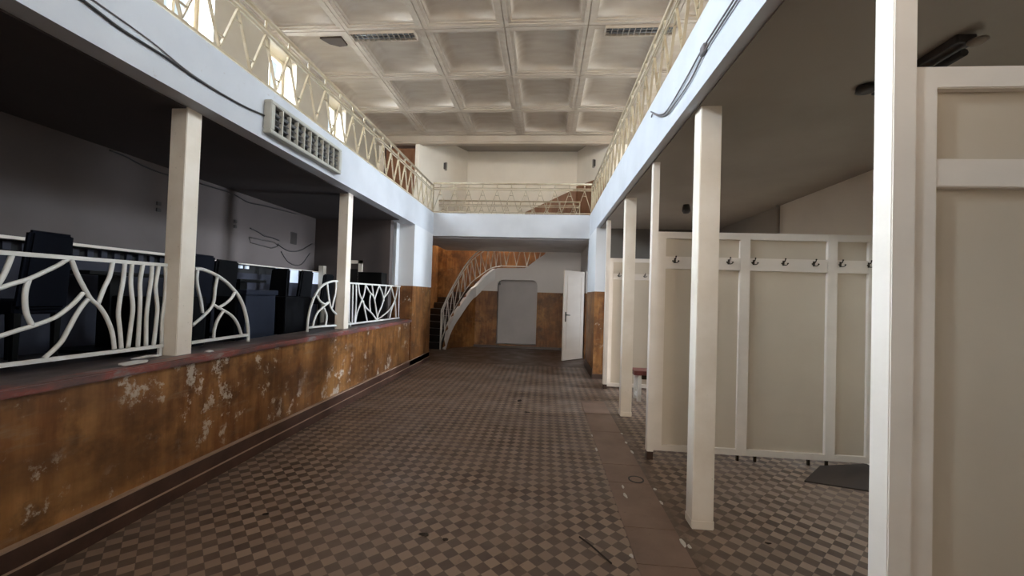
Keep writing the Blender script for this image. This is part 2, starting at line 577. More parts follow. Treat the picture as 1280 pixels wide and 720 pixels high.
long_wall('wall_left', -4.65, -4.3, 12.7, paint('dull cream gallery wall', (0.37, 0.305, 0.225), (0.32, 0.26, 0.19), 0.6, 1.2, 0.1), WIN_Y)
long_wall('wall_right', 3.1, 3.45, 5.6, upper_m, WIN_R)
n = 0
for side, xo in ((-1, -4.56), (1, 3.36)):
    for wy in (WIN_Y if side < 0 else WIN_R):
        n += 1
        m = MB()
        for y0, y1, z0, z1 in ((-.33, -.275, 3.95, 5.32), (.275, .33, 3.95, 5.32), (-.275, .275, 3.95, 4.01), (-.275, .275, 5.26, 5.32), (-.02, .02, 4.01, 5.26)):
            m.box(xo - 0.03, xo + 0.03, wy + y0, wy + y1, z0, z1)
        f = struct('window_%d' % n, m, window_paint)
        MB().box(xo - 0.004, xo + 0.004, wy - 0.275, wy + 0.275, 4.01, 5.26).build('pane', glass_m, f)

# lower end of the right side, recess beyond the wall with an invented doorway for added light, far walls
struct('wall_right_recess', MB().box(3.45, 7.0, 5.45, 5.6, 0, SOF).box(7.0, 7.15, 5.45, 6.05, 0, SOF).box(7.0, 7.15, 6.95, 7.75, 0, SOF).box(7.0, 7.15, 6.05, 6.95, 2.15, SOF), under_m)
struct('wall_right_added_lintel', MB().box(3.1, 3.3, 5.6, 7.6, 2.10, SOF), under_m)  # lintel added to hide the brightly lit recess ceiling
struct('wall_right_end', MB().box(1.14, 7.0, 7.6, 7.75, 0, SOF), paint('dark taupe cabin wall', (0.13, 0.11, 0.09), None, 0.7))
struct('wall_left_room_end', MB().box(-4.3, -2.85, 7.1, 7.25, 0.0, SOF), left_wall_m)
struct('wall_left_pier', MB().box(-2.85, -2.55, 7.55, YE, 0.0, SOF).box(-4.3, -2.85, 7.4, 7.56, 0, SOF), pier_m)
struct('wall_right_pier', MB().box(0.93, 1.14, 7.6, 8.95, 0.0, SOF), pier_m)
struct('wall_right_end_zone', MB().box(1.0, 1.14, 8.95, 9.24, 0.0, 2.8).box(1.0, 1.14, 9.24, 9.99, 2.16, 2.8).box(1.0, 1.14, 9.99, 11.55, 0.0, 2.8), end_m)
struct('wall_side_room', MB().box(1.14, 2.5, 8.95, 9.05, 0, 2.8).box(1.14, 2.5, 11.4, 11.5, 0, 2.8).box(2.4, 2.5, 9.05, 11.4, 0, 2.8), plaster)
struct('wall_left_end_zone', MB().box(-3.6, -3.45, 7.56, 12.6, 0.0, 3.2), end_m)
struct('baseboard_right', MB().box(0.915, 0.93, 7.6, 8.95, 0, 0.17).box(0.915, 1.14, 7.585, 7.6, 0, 0.09), dark_brown)

# unseen wall behind the camera, its openings invented to admit light
m = MB()
zb = RIB + 0.42
m.box(-4.65, 3.45, -8.15, -8.0, 5.35, zb).box(-4.65, 3.45, -8.15, -8.0, 2.5, 3.75)
m.box(-4.65, -2.6, -8.15, -8.0, 3.75, 5.35).box(1.0, 3.45, -8.15, -8.0, 3.75, 5.35)
m.box(-4.65, -3.2, -8.15, -8.0, 0, 2.5)
m.box(-3.2, -1.9, -8.15, -8.0, 0, 2.5).box(-1.9, 0.3, -8.15, -8.0, 2.35, 2.5).box(0.3, 3.45, -8.15, -8.0, 0, 2.5)
struct('wall_back', m, plaster)

struct('wall_light_block', MB().box(0.12, 3.1, -1.75, -1.60, 0, SOF).box(-4.3, -1.65, -1.75, -1.60, 0, 4.1), under_m)  # unseen stub walls added to keep rear light off columns and parapet
# upper end wall: angled alcove beyond the balcony
m = MB()
zt = 5.60
m.box(-4.3, -4.12, 9.76, 9.90, SLAB, 5.22).box(-4.3, -3.27, 9.76, 9.90, 5.2, zt)
m.box(-4.12, -3.27, 9.76, 9.86, SLAB, SLAB + 0.02)
m.prism([(-3.32, 9.66, SLAB), (-3.22, 9.66, SLAB), (-2.31, 11.2, SLAB), (0.79, 11.2, SLAB), (1.52, 9.66, SLAB), (3.1, 9.66, SLAB),
         (3.1, 9.8, SLAB), (1.62, 9.8, SLAB), (0.9, 11.34, SLAB), (-2.42, 11.34, SLAB), (-3.32, 9.8, SLAB)], (0, 0, zt - SLAB))
struct('wall_end_upper', m, upper_m)
struct('ceiling_alcove', MB().box(-3.4, 1.7, 9.7, 11.4, 5.58, 5.66), under_m)
struct('floor_upper_end', MB().box(-4.3, 3.1, 9.02, 11.4, SLAB - 0.03, SLAB + 0.005), paint('upper landing floor', (0.24, 0.16, 0.12), None, 0.5))
# brown door of the upper gallery
m = MB().box(-4.12, -3.33, 9.79, 9.83, SLAB + 0.02, 5.14)
d = struct('door_1', m, brown_door)
MB().box(-4.02, -3.43, 9.775, 9.79, 3.5, 4.2).box(-4.02, -3.43, 9.775, 9.79, 4.35, 5.02).build('door_panel', brown_door, d)
MB().box(-4.13, -3.32, 9.75, 9.80, 5.14, 5.20).box(-4.15, -4.11, 9.75, 9.80, SLAB, 5.14).build('door_frame', dark_brown, d)
# brown dado rising along the stair on the alcove wall
m = MB()
m.prism([(-0.75, 11.185, 3.32), (0.79, 11.185, 3.32), (0.79, 11.185, 4.55), (-0.62, 11.185, 3.86)], (0, 0.012, 0))
m.prism([(0.80, 11.18, 3.32), (1.43, 9.85, 3.32), (1.40, 9.85, 4.50), (0.79, 11.18, 4.60)], (-0.01, 0, 0))
struct('trim_8', m, brown_door)

# ------------------------------------------------------------ stair wall with the blind niche
m = MB()
Y0 = 11.5
R = 0.16
nx0, nx1, nz1 = -1.37, -0.22, 1.96
outer = [(-2.0, 0), (-2.0, 1.74), (-1.71, 2.07), (-1.46, 2.26), (-1.38, 2.29), (-0.60, 2.31), (-0.52, 2.35), (-0.06, 2.70), (0.0, 2.80), (1.02, 2.80), (1.02, 0)]
niche = [(nx1, 0.09), (nx1, nz1 - R)]
for k in range(1, 6):
    a = k / 6 * math.pi / 2
    niche.append((nx1 - R + R * math.cos(a), nz1 - R + R * math.sin(a)))
niche += [(nx1 - R, nz1), (nx0 + R, nz1)]
for k in range(1, 6):
    a = math.pi / 2 + k / 6 * math.pi / 2
    niche.append((nx0 + R + R * math.cos(a), nz1 - R + R * math.sin(a)))
niche += [(nx0, nz1 - R), (nx0, 0.09)]
# wall = left strip, right strip, piece below and polygon above the niche
m.prism([(x, Y0, z) for x, z in [(-2.0, 0), (-2.0, 1.74), (-1.71, 2.07), (-1.46, 2.26), (nx0, 2.29), (nx0, 0)]], (0, 0.14, 0))
m.prism([(x, Y0, z) for x, z in [(nx1, 0), (nx1, 2.60), (-0.06, 2.70), (0.0, 2.80), (1.02, 2.80), (1.02, 0)]], (0, 0.14, 0))
m.box(nx0, nx1, Y0, Y0 + 0.14, 0, 0.09)
m.prism([(x, Y0, z) for x, z in niche[1:-1] + [(nx0, 2.29), (-0.60, 2.31), (-0.52, 2.35), (nx1, 2.60)]], (0, 0.14, 0))
# curved run of the wall down to the first step
cpts = [(-2.62, 10.62, 0.10), (-2.60, 10.80, 0.54), (-2.50, 10.99, 0.90), (-2.36, 11.15, 1.18), (-2.22, 11.29, 1.44), (-2.08, 11.40, 1.66), (-2.0, 11.5, 1.74)]
for (xa, ya, za), (xb, yb, zb_) in zip(cpts, cpts[1:]):
    m.hexa([(xa, ya, 0), (xb, yb, 0), (xb - 0.05, yb + 0.12, 0), (xa - 0.10, ya + 0.05, 0), (xa, ya, za), (xb, yb, zb_), (xb - 0.05, yb + 0.12, zb_), (xa - 0.10, ya + 0.05, za)])
struct('wall_end', m, end_m)
niche_m = paint('shade-grey niche paint', (0.46, 0.435, 0.43), (0.40, 0.375, 0.37), 0.6, 1.5)  # painted darker to stand in for the shadow inside the niche
struct('wall_end_niche', MB().box(nx0 - 0.02, nx1 + 0.02, Y0 + 0.34, Y0 + 0.38, 0.05, nz1 + 0.04).box(nx0 - 0.04, nx0 - 0.001, Y0 + 0.14, Y0 + 0.34, 0.05, nz1 + 0.04).box(nx1 + 0.001, nx1 + 0.04, Y0 + 0.14, Y0 + 0.34, 0.05, nz1 + 0.04).box(nx0, nx1, Y0 + 0.14, Y0 + 0.34, nz1, nz1 + 0.04).box(nx0, nx1, Y0 + 0.14, Y0 + 0.34, 0.05, 0.09), niche_m)
# white stair string along the curve
m = MB()
sp_ = [Vector(p) + Vector((0.012, -0.012, 0)) for p in smooth_path([(-2.63, 10.58, 0.02)] + cpts + [(-1.85, 11.5, 1.90), (-1.71, 11.5, 2.07), (-1.46, 11.5, 2.26)], 3)]
for i, (a, c) in enumerate(zip(sp_, sp_[1:])):
    def dn(p):
        return 0.30 if p.z > 0.5 else 0.10 + 0.4 * max(p.z, 0)
    pa, pc = max(a.z - dn(a), 0.0), max(c.z - dn(c), 0.0)
    ia, ic = a + Vector((-0.10, 0.10, 0)), c + Vector((-0.10, 0.10, 0))
    m.hexa([(a.x, a.y, pa), (c.x, c.y, pc), (ic.x, ic.y, pc), (ia.x, ia.y, pa), (a.x, a.y, a.z + 0.01), (c.x, c.y, c.z + 0.01), (ic.x, ic.y, c.z + 0.01), (ia.x, ia.y, a.z + 0.01)])
struct('trim_9', m, plaster)
struct('baseboard_end', MB().box(-2.05, 1.0, 11.475, 11.5, 0, 0.06), dark_brown)
# stairwell: back wall, side wall
stair_dado = two_tone('stairwell ochre dado', 3.9, (0.6, 0.55, 0.48), 0.8)
struct('wall_stairwell', MB().box(-4.3, 1.9, 12.55, 12.7, 0, zb).box(1.9, 2.0, 11.62, 12.7, 0, zb).box(-3.46, -3.44, 10.6, 12.55, 0, zb), stair_dado)
# the winding flight, thirteen steps to the landing
m = MB()
inn = [(-2.76, 10.62), (-2.75, 10.74), (-2.73, 10.86), (-2.70, 10.98), (-2.65, 11.10), (-2.58, 11.22), (-2.49, 11.34), (-2.38, 11.45), (-2.25, 11.55), (-2.10, 11.62), (-1.92, 11.66), (-1.72, 11.66), (-1.52, 11.66), (-1.32, 11.66)]
out = [(-3.43, 10.62), (-3.43, 10.82), (-3.43, 11.04), (-3.43, 11.28), (-3.43, 11.55), (-3.43, 11.85), (-3.43, 12.25), (-3.40, 12.54), (-2.95, 12.54), (-2.55, 12.54), (-2.22, 12.54), (-1.9, 12.54), (-1.6, 12.54), (-1.32, 12.54)]
for k in range(13):
    z = 0.174 * (k + 1)
    a, b2, c, d2 = inn[k], inn[k + 1], out[k + 1], out[k]
    z0 = max(0, z - 0.45)
    m.hexa([(a[0], a[1], z0), (b2[0], b2[1], z0), (c[0], c[1], z0), (d2[0], d2[1], z0), (a[0], a[1], z), (b2[0], b2[1], z), (c[0], c[1], z), (d2[0], d2[1], z)])
m.box(-1.32, -0.5, 11.66, 12.54, 2.05, 2.262)
for k in range(6):
    m.box(-0.5 + 0.28 * k, -0.22 + 0.28 * k, 11.66, 12.54, 2.1 + 0.174 * k, 2.262 + 0.174 * (k + 1))
struct('floor_stairs', m, tread_m)

# ============================================================ COLUMNS AND PIERS
col_lab = ['nearest white square column standing on the red sill of the left parapet',
           'farther white square column on the red sill between the arched and branching rails']
for (y0, lab) in ((2.74, col_lab[0]), (5.20, col_lab[1])):
    o = MB().box(-2.82, -2.69, y0, y0 + 0.13, 0.975, SOF).build('column', post_m, bevel=0.004)
    tag(o, lab, 'column', 'square columns under the balconies')
for (y0, lab) in ((2.76, 'thick white square column nearest the camera on the right, beside the brown floor strip'),
                  (5.26, 'white square column farther back on the right, in front of the red-topped bench')):
    t = thing('column', lab, 'column', (1.08, y0 + 0.065, 0), 'square columns under the balconies')
    MB().box(1.012, 1.148, y0, y0 + 0.12, 0.02, SOF).build('shaft', post_m, t, bevel=0.004)
    MB().box(1.008, 1.152, y0 - 0.005, y0 + 0.125, 0.0, 0.062).build('plinth', post_m, t, bevel=0.006)
post_lab = ['tall white wooden post at the right edge, joined to the nearest cabin partition',
            'slender white wooden post carrying the middle partition with coat hooks',
            'slender white wooden post of the farthest partition, beside the brown pier']
for (x0, y0, wx, lab) in ((1.002, 1.25, 0.066, post_lab[0]), (1.000, 3.89, 0.060, post_lab[1]), (1.005, 6.79, 0.068, post_lab[2])):
    t = thing('partition_post', lab, 'post', (x0 + wx / 2, y0 + 0.035, 0), 'white wooden posts of the cabin partitions')
    MB().box(x0, x0 + wx, y0, y0 + 0.07, 0.075, SOF).build('shaft', wood_white, t, bevel=0.003)
    MB().box(x0 + 0.004, x0 + wx - 0.002, y0 + 0.004, y0 + 0.066, 0.0, 0.075).build('foot', dark_brown, t)


# ============================================================ CABIN PARTITIONS
def coat_hook(x, y, z, lab):
    o = MB()
    o.rbox(x - 0.011, x + 0.011, y - 0.006, y, z - 0.03, z + 0.03, 0.002, 1)
    o.tube(smooth_path([(x, y - 0.004, z + 0.012), (x, y - 0.03, z + 0.018), (x, y - 0.045, z + 0.045)]), 0.0055)
    o.tube(smooth_path([(x, y - 0.004, z - 0.012), (x - 0.004, y - 0.025, z - 0.026), (x - 0.024, y - 0.034, z - 0.022), (x - 0.032, y - 0.034, z - 0.008)]), 0.005)
    o.tube(smooth_path([(x, y - 0.004, z - 0.012), (x + 0.004, y - 0.025, z - 0.026), (x + 0.024, y - 0.034, z - 0.022), (x + 0.032, y - 0.034, z - 0.008)]), 0.005)
    for dx, dz, dy in ((0, 0.047, -0.045), (-0.033, -0.006, -0.034), (0.033, -0.006, -0.034)):
        t = bmesh.new()
        bmesh.ops.create_uvsphere(t, u_segments=10, v_segments=6, radius=0.0095)
        bmesh.ops.translate(t, vec=(x + dx, y + dy, z + dz), verts=t.verts)
        o.merge(t)
    for v in o.bm.verts:
        v.co = Vector((x, y, z)) + (v.co - Vector((x, y, z))) * 0.8
    tag(o.build('coat_hook', hook_m), lab, 'coat hook', 'double coat hooks on the partitions')


def partition(lab, y, x0, stiles, x1, z0=0.055, ztop=2.17, hooks=(), mid=(1.81, 1.93), grp='panelled wooden cabin partitions'):
    """panel-and-frame screen at depth y; stiles = list of (xa, xb)"""
    t = thing('cabin_partition', lab, 'partition', ((x0 + x1) / 2, y, 0), grp)
    d = 0.045
    MB().box(x0, x1, y, y + d, ztop - 0.065, ztop).build('top_rail', wood_white, t, bevel=0.003)
    MB().box(x0, x1, y, y + d, z0, z0 + 0.058).build('bottom_rail', wood_white, t, bevel=0.003)
    MB().box(x0 + 0.01, x1, y + 0.002, y + d - 0.002, mid[0], mid[1]).build('middle_rail', wood_white, t, bevel=0.003)
    for a, c in stiles:
        MB().box(a, c, y - 0.001, y + d + 0.001, z0 + 0.001, ztop - 0.001).build('stile', wood_white, t, bevel=0.003)
    for (a, c), (e, f) in zip(stiles, stiles[1:]):
        MB().box(c, e, y + 0.026, y + 0.034, z0 + 0.05, mid[0] + 0.005).build('lower_panel', panel_m, t)
        MB().box(c, e, y + 0.026, y + 0.034, mid[1] - 0.005, ztop - 0.06).build('upper_panel', panel_m, t)
    for k in range(int((x1 - x0) / 0.16)):
        if k in (5, 6, 9, 10):
            MB().box(x0 + 0.16 * k, x0 + 0.16 * k + 0.02, y + 0.01, y + 0.03, 0, z0).build('foot', hook_m, t)
    return t


partition('nearest tall panelled white cabin partition filling the right edge', 1.262, 1.07, [(1.070, 1.134), (1.95, 2.02), (2.80, 2.86)], 3.095,
          0.055, 2.215, (), (1.858, 1.942))
partition('middle panelled white cabin partition with seven coat hooks, behind the thick right column', 3.985, 1.06,
          [(1.062, 1.160), (1.850, 1.945), (2.640, 2.730), (3.00, 3.09)], 3.095)
partition('farthest panelled white cabin partition, beyond the second right column', 6.86, 1.075,
          [(1.075, 1.14), (1.92, 2.0), (2.95, 3.09)], 3.095, 0.03, 2.19, (), (1.83, 1.93))
hl = ['leftmost coat hook on the middle partition, left of the thick column', 'coat hook on the middle partition just right of the thick column',
      'coat hook right of the first wide stile on the middle partition', 'coat hook in the left half of the middle partition\'s wide bay',
      'coat hook in the right half of the middle partition\'s wide bay', 'coat hook just right of the last stile on the middle partition',
      'rightmost coat hook of the middle partition, next to the tall post']
for x, lab in zip((1.245, 1.746, 1.974, 2.244, 2.517, 2.752, 3.0), hl):
    coat_hook(x, 3.985, 1.89, lab)
coat_hook(1.235, 6.86, 1.90, 'coat hook on the farthest partition, left of the second right column')
coat_hook(1.66, 6.86, 1.90, 'coat hook on the farthest partition, right of the second right column')

# red bench
t = thing('bench', 'low bench with chipped red seat and white legs behind the second right column', 'bench', (1.9, 6.25, 0))
MB().rbox(1.34, 2.6, 6.03, 6.33, 0.39, 0.455, 0.008).build('seat', red_paint, t)
for xx in (1.40, 2.50):
    for yy in (6.05, 6.27):
        MB().box(xx - 0.0, xx + 0.055, yy, yy + 0.045, 0.0, 0.39).build('leg', white_metal, t)
    MB().box(xx + 0.005, xx + 0.05, 6.095, 6.27, 0.06, 0.11).build('stretcher', white_metal, t)
MB().box(1.455, 2.50, 6.055, 6.085, 0.33, 0.39).build('apron', hook_m, t)

# ============================================================ PARAPET RAILS (painted steel, branching pattern)
XB = -2.80
RAILS = {"R1":{"top":[[1.717,1.637],[1.832,1.64],[2.791,1.646]],"bottom":[[1.741,1.055],[1.856,1.055],[2.796,1.05]],"post":[[2.782,1.64],[2.79,1.051]],"b":[[[1.879,1.634],[1.86,1.557],[1.841,1.498],[1.816,1.448]],[[2.131,1.637],[2.078,1.591],[2.017,1.55],[1.95,1.507],[1.885,1.479],[1.84,1.457],[1.781,1.435]],[[1.953,1.507],[1.942,1.45],[1.941,1.394],[1.951,1.32],[1.978,1.253]],[[1.777,1.188],[1.85,1.208],[1.928,1.235],[1.995,1.256],[2.084,1.296],[2.159,1.364],[2.214,1.436]],[[2.039,1.064],[2.11,1.141],[2.146,1.217],[2.182,1.301],[2.213,1.358],[2.241,1.396]],[[2.143,1.634],[2.171,1.56],[2.207,1.484],[2.254,1.401],[2.305,1.351],[2.35,1.278],[2.388,1.182],[2.408,1.07]],[[2.371,1.64],[2.357,1.545],[2.328,1.467],[2.296,1.361]],[[2.446,1.641],[2.441,1.523],[2.427,1.401],[2.422,1.295],[2.438,1.178],[2.451,1.065]],[[2.493,1.639],[2.49,1.525],[2.496,1.46],[2.513,1.335],[2.504,1.199],[2.494,1.065]],[[2.567,1.64],[2.553,1.517],[2.559,1.389],[2.56,1.25],[2.559,1.062]],[[2.632,1.64],[2.631,1.542],[2.619,1.417],[2.609,1.276],[2.617,1.06]],[[2.683,1.644],[2.667,1.521],[2.667,1.463],[2.686,1.33],[2.682,1.214],[2.672,1.059]],[[2.728,1.641],[2.746,1.524],[2.741,1.388],[2.727,1.24],[2.733,1.058]]]},"R2":{"top":[[2.978,1.635],[3.046,1.637],[3.125,1.619],[3.209,1.59],[3.298,1.545],[3.383,1.483],[3.453,1.419],[3.516,1.329],[3.563,1.215],[3.591,1.099],[3.598,0.985]],"bottom":[[2.974,1.045],[3.308,1.049],[3.583,1.051]],"b":[[[3.008,1.631],[3.005,1.547],[3.025,1.463],[3.052,1.385],[3.073,1.28]],[[3.209,1.59],[3.19,1.486],[3.18,1.37],[3.143,1.304],[3.067,1.24],[2.981,1.181]],[[3.412,1.455],[3.369,1.397],[3.3,1.348],[3.224,1.315]],[[3.172,1.35],[3.224,1.322],[3.304,1.285],[3.388,1.238],[3.458,1.162],[3.513,1.054]],[[3.286,1.285],[3.23,1.211],[3.201,1.131],[3.197,1.05]]]},"R3":{"top":[[4.549,0.993],[4.555,1.135],[4.594,1.277],[4.668,1.411],[4.782,1.521],[4.924,1.586],[5.097,1.618],[5.285,1.62]],"bottom":[[4.561,1.044],[4.908,1.038],[5.289,1.021]],"post":[[5.274,1.62],[5.278,1.027]],"b":[[[4.943,1.587],[4.97,1.473],[5.019,1.338],[5.086,1.242],[5.258,1.149]],[[5.159,1.615],[5.159,1.476],[5.109,1.337],[5.084,1.263]],[[4.718,1.431],[4.793,1.361],[4.906,1.319],[4.98,1.339]],[[5.0,1.338],[4.872,1.279],[4.751,1.213],[4.688,1.127],[4.66,1.041]],[[4.891,1.268],[4.954,1.184],[4.959,1.112],[4.946,1.04]]]},"R4":{"top":[[5.442,1.609],[7.809,1.612]],"bottom":[[5.489,1.018],[7.827,1.002]],"post":[[7.786,1.611],[7.805,0.995]],"b":[[[5.535,1.607],[5.547,1.308],[5.559,1.019]],[[5.631,1.61],[5.644,1.306],[5.655,1.025]],[[5.731,1.601],[5.756,1.304],[5.729,1.02]],[[5.808,1.604],[5.845,1.472],[5.962,1.35],[6.081,1.248],[6.325,1.137],[6.522,1.021]],[[6.05,1.612],[6.008,1.449],[5.887,1.289],[5.793,1.159],[5.754,1.018]],[[5.989,1.349],[6.057,1.198],[6.158,1.017]],[[6.051,1.599],[6.204,1.488],[6.361,1.411],[6.434,1.292],[6.554,1.033]],[[6.567,1.601],[6.451,1.451],[6.398,1.345]],[[6.283,1.606],[6.361,1.411]],[[6.567,1.601],[6.713,1.467],[6.794,1.341]],[[6.875,1.61],[6.819,1.453],[6.73,1.286],[6.578,1.126],[6.522,1.021]],[[7.098,1.601],[6.925,1.468],[6.755,1.383]],[[7.098,1.601],[7.232,1.426],[7.323,1.306],[7.395,1.001]],[[7.416,1.609],[7.317,1.366],[7.063,1.179],[6.75,1.078],[6.554,1.033]],[[7.283,1.306],[7.141,1.162],[7.08,1.004]],[[6.237,1.45],[6.219,1.321],[6.262,1.166]],[[7.5,1.604],[7.52,0.995]],[[7.652,1.608],[7.671,0.994]]]}}
rail_labels = {'R1': 'long white steel balustrade with branching bars, left of the nearest left column',
               'R2': 'white quarter-arch steel balustrade end just right of the nearest left column',
               'R3': 'small white quarter-arch steel balustrade end just left of the farther left column',
               'R4': 'white steel balustrade of tree-like branches between the farther column and the brown pier'}


def y3(pts, x=XB):
    return [(x, p[0], p[1]) for p in pts]


for key, r in RAILS.items():
    ys_ = [p[0] for p in r['bottom']]
    t = thing('steel_balustrade', rail_labels[key], 'balustrade', (XB, sum(ys_) / len(ys_), 0.98), 'white steel balustrades on the parapet')
    top, bot = r['top'], r['bottom']
    if key == 'R1':
        top = [[-2.25, 1.63]] + top[1:]
        bot = [[-2.25, 1.055]] + bot[1:]
        MB().tube(y3(top), 0.0165, square=True).build('top_bar', white_metal, t)
    elif key == 'R4':
        MB().tube(y3(top), 0.0165, square=True).build('top_bar', white_metal, t)
    else:
        MB().tube(smooth_path(y3(top)), 0.0145, 8).build('arched_bar', white_metal, t)
    MB().tube(y3(bot), 0.0165, square=True).build('bottom_bar', white_metal, t)
    if 'post' in r:
        MB().tube(y3(r['post']), 0.014, square=True).build('end_post', white_metal, t)
    for bb in r['b']:
        MB().tube(smooth_path(y3(bb)), 0.0125, 8).build('branch_bar', white_metal, t)
    for yy in ((2.72, 1.6, 0.4) if key == 'R1' else (5.6, 7.7) if key == 'R4' else ()):
        MB().box(XB - 0.01, XB + 0.01, yy - 0.01, yy + 0.01, 0.978, 1.05).build('foot', white_metal, t)
    if key == 'R1':       # the rail runs on past the left picture edge
        for k in range(9):
            yy = 1.55 - 0.42 * k
            MB().tube(smooth_path([(XB, yy, 1.06), (XB, yy - 0.10, 1.25), (XB, yy + 0.06, 1.45), (XB, yy - 0.08, 1.63)]), 0.0125).build('branch_bar', white_metal, t)


# ============================================================ GALLERY RAILINGS (zigzag)
def gallery_rail(name, label, p0, p1, zb_, n, ztop=0.56, phase=0.5, closed=True):
    """zigzag railing from p0 to p1 (both (x, y)) on height zb_"""
    a, c = Vector((p0[0], p0[1], 0)), Vector((p1[0], p1[1], 0))
    t = thing(name, label, 'railing', ((a.x + c.x) / 2, (a.y + c.y) / 2, zb_), 'zigzag gallery railings')
    L = (c - a).length
    d = (c - a).normalized()
    Z = lambda s, z: tuple(a + d * s + Vector((0, 0, zb_ + z)))
    MB().tube([Z(0, ztop + 0.045), Z(L, ztop + 0.045)], 0.021, 10).build('handrail', rail_m, t)
    MB().tube([Z(0, ztop - 0.055), Z(L, ztop - 0.055)], 0.0125, square=True).tube([Z(0, ztop - 0.095), Z(L, ztop - 0.095)], 0.011, square=True).build('upper_rail', rail_m, t)
    MB().tube([Z(0, 0.02), Z(L, 0.02)], 0.014, square=True).build('bottom_rail', rail_m, t)
    st = L / n
    zt, zl = ztop - 0.10, 0.035
    nrm = Vector((d.y, -d.x, 0)) * 0.011

    def flat_bar(pa, pb, th=0.0055):
        pa, pb = Vector(pa), Vector(pb)
        dd = (pb - pa).normalized()
        w_ = dd.cross(nrm).normalized() * th
        return MB().hexa([pa - nrm - w_, pa + nrm - w_, pa + nrm + w_, pa - nrm + w_, pb - nrm - w_, pb + nrm - w_, pb + nrm + w_, pb - nrm + w_])
    for k in range(n):
        s0 = st * k + st * phase
        flat_bar(Z(s0 - st / 2, zl), Z(s0, zt)).build('zigzag_bar', rail_m, t)
        flat_bar(Z(s0, zt), Z(s0 + st / 2, zl)).build('zigzag_bar', rail_m, t)
        m = MB()
        f = 0.24
        m.tube([Z(s0 - st / 2 * f, zt + (zl - zt) * f), Z(s0 + st / 2 * f, zt + (zl - zt) * f)], 0.0085, 6)
        m.build('cross_tie', rail_m, t)
        if k < n - 1:
            sb = s0 + st / 2
            MB().tube([Z(sb - st / 2 * f, zl + (zt - zl) * f), Z(sb + st / 2 * f, zl + (zt - zl) * f)], 0.0085, 6).build('cross_tie', rail_m, t)
        MB().tube([Z(s0, ztop - 0.055), Z(s0, ztop + 0.03)], 0.011, 8).build('spacer', rail_m, t)
    for s0 in ((0.0, L) if closed else ()):
        MB().tube([Z(s0, 0), Z(s0, ztop + 0.045)], 0.015, 8).build('end_post', rail_m, t)
    return t


gallery_rail('gallery_railing', 'cream zigzag railing along the left gallery edge, above the boxed lamp', (-2.58, 0.575), (-2.58, YE - 0.02), SLAB + 0.015, 25, 0.56, 0.5)
gallery_rail('gallery_railing', 'cream zigzag railing along the right gallery edge', (0.96, 0.45), (0.96, YE - 0.02), SLAB + 0.015, 26, 0.56, 0.5)
gallery_rail('gallery_railing', 'cream zigzag railing across the far gallery beam', (-2.58, YE + 0.03), (0.96, YE + 0.03), SLAB + 0.015, 11, 0.62, 0.5)
gallery_rail('stairwell_railing', 'lower-looking cream zigzag railing around the stairwell behind the far gallery railing', (-2.9, 10.3), (0.82, 10.3), SLAB + 0.015, 11, 0.58, 0.5)

# curved stair railing
tr = thing('stair_railing', 'curved white zigzag railing climbing beside the dark stairs', 'railing', (-2.70, 10.55, 0), 'zigzag gallery railings')
hr = smooth_path([(-2.75, 10.55, 1.05), (-2.60, 10.85, 1.56), (-2.37, 11.15, 2.14), (-2.18, 11.36, 2.50), (-1.98, 11.50, 2.74), (-1.6, 11.60, 3.02), (-1.30, 11.60, 3.12)], 4)
br = smooth_path([(-2.74, 10.55, 0.20), (-2.62, 10.85, 0.76), (-2.40, 11.15, 1.34), (-2.16, 11.40, 1.80), (-1.90, 11.55, 2.06), (-1.6, 11.60, 2.28), (-1.30, 11.60, 2.36)], 4)
MB().tube(hr, 0.022, 8).build('handrail', white_metal, tr)
MB().tube([Vector(p) - Vector((0, 0, 0.10)) for p in hr], 0.012, 6).build('upper_rail', white_metal, tr)
MB().tube(br, 0.014, 6).build('bottom_rail', white_metal, tr)
MB().tube([(-2.75, 10.55, 0.0), (-2.75, 10.55, 1.05)], 0.022, 8).build('newel_post', white_metal, tr)
for k in range(0, len(hr) - 2, 2):
    up = Vector(hr[k + 1]) - Vector((0, 0, 0.10))
    MB().tube([br[k], up], 0.011, 6).tube([up, br[k + 2]], 0.011, 6).build('zigzag_bar', white_metal, tr)
MB().tube([(-1.30, 11.60, 3.12), (0.05, 11.60, 3.12)], 0.02, 8).build('handrail', white_metal, tr)
MB().tube([(-1.30, 11.60, 2.36), (-0.45, 11.60, 2.36)], 0.013, 6).build('bottom_rail', white_metal, tr)
for k in range(4):
    x = -1.30 + 0.30 * k
    MB().tube([(x, 11.60, 3.05), (x + 0.15, 11.60, 2.38)], 0.014, 6).tube([(x + 0.15, 11.60, 2.38), (x + 0.30, 11.60, 3.05)], 0.014, 6).build('zigzag_bar', white_metal, tr)


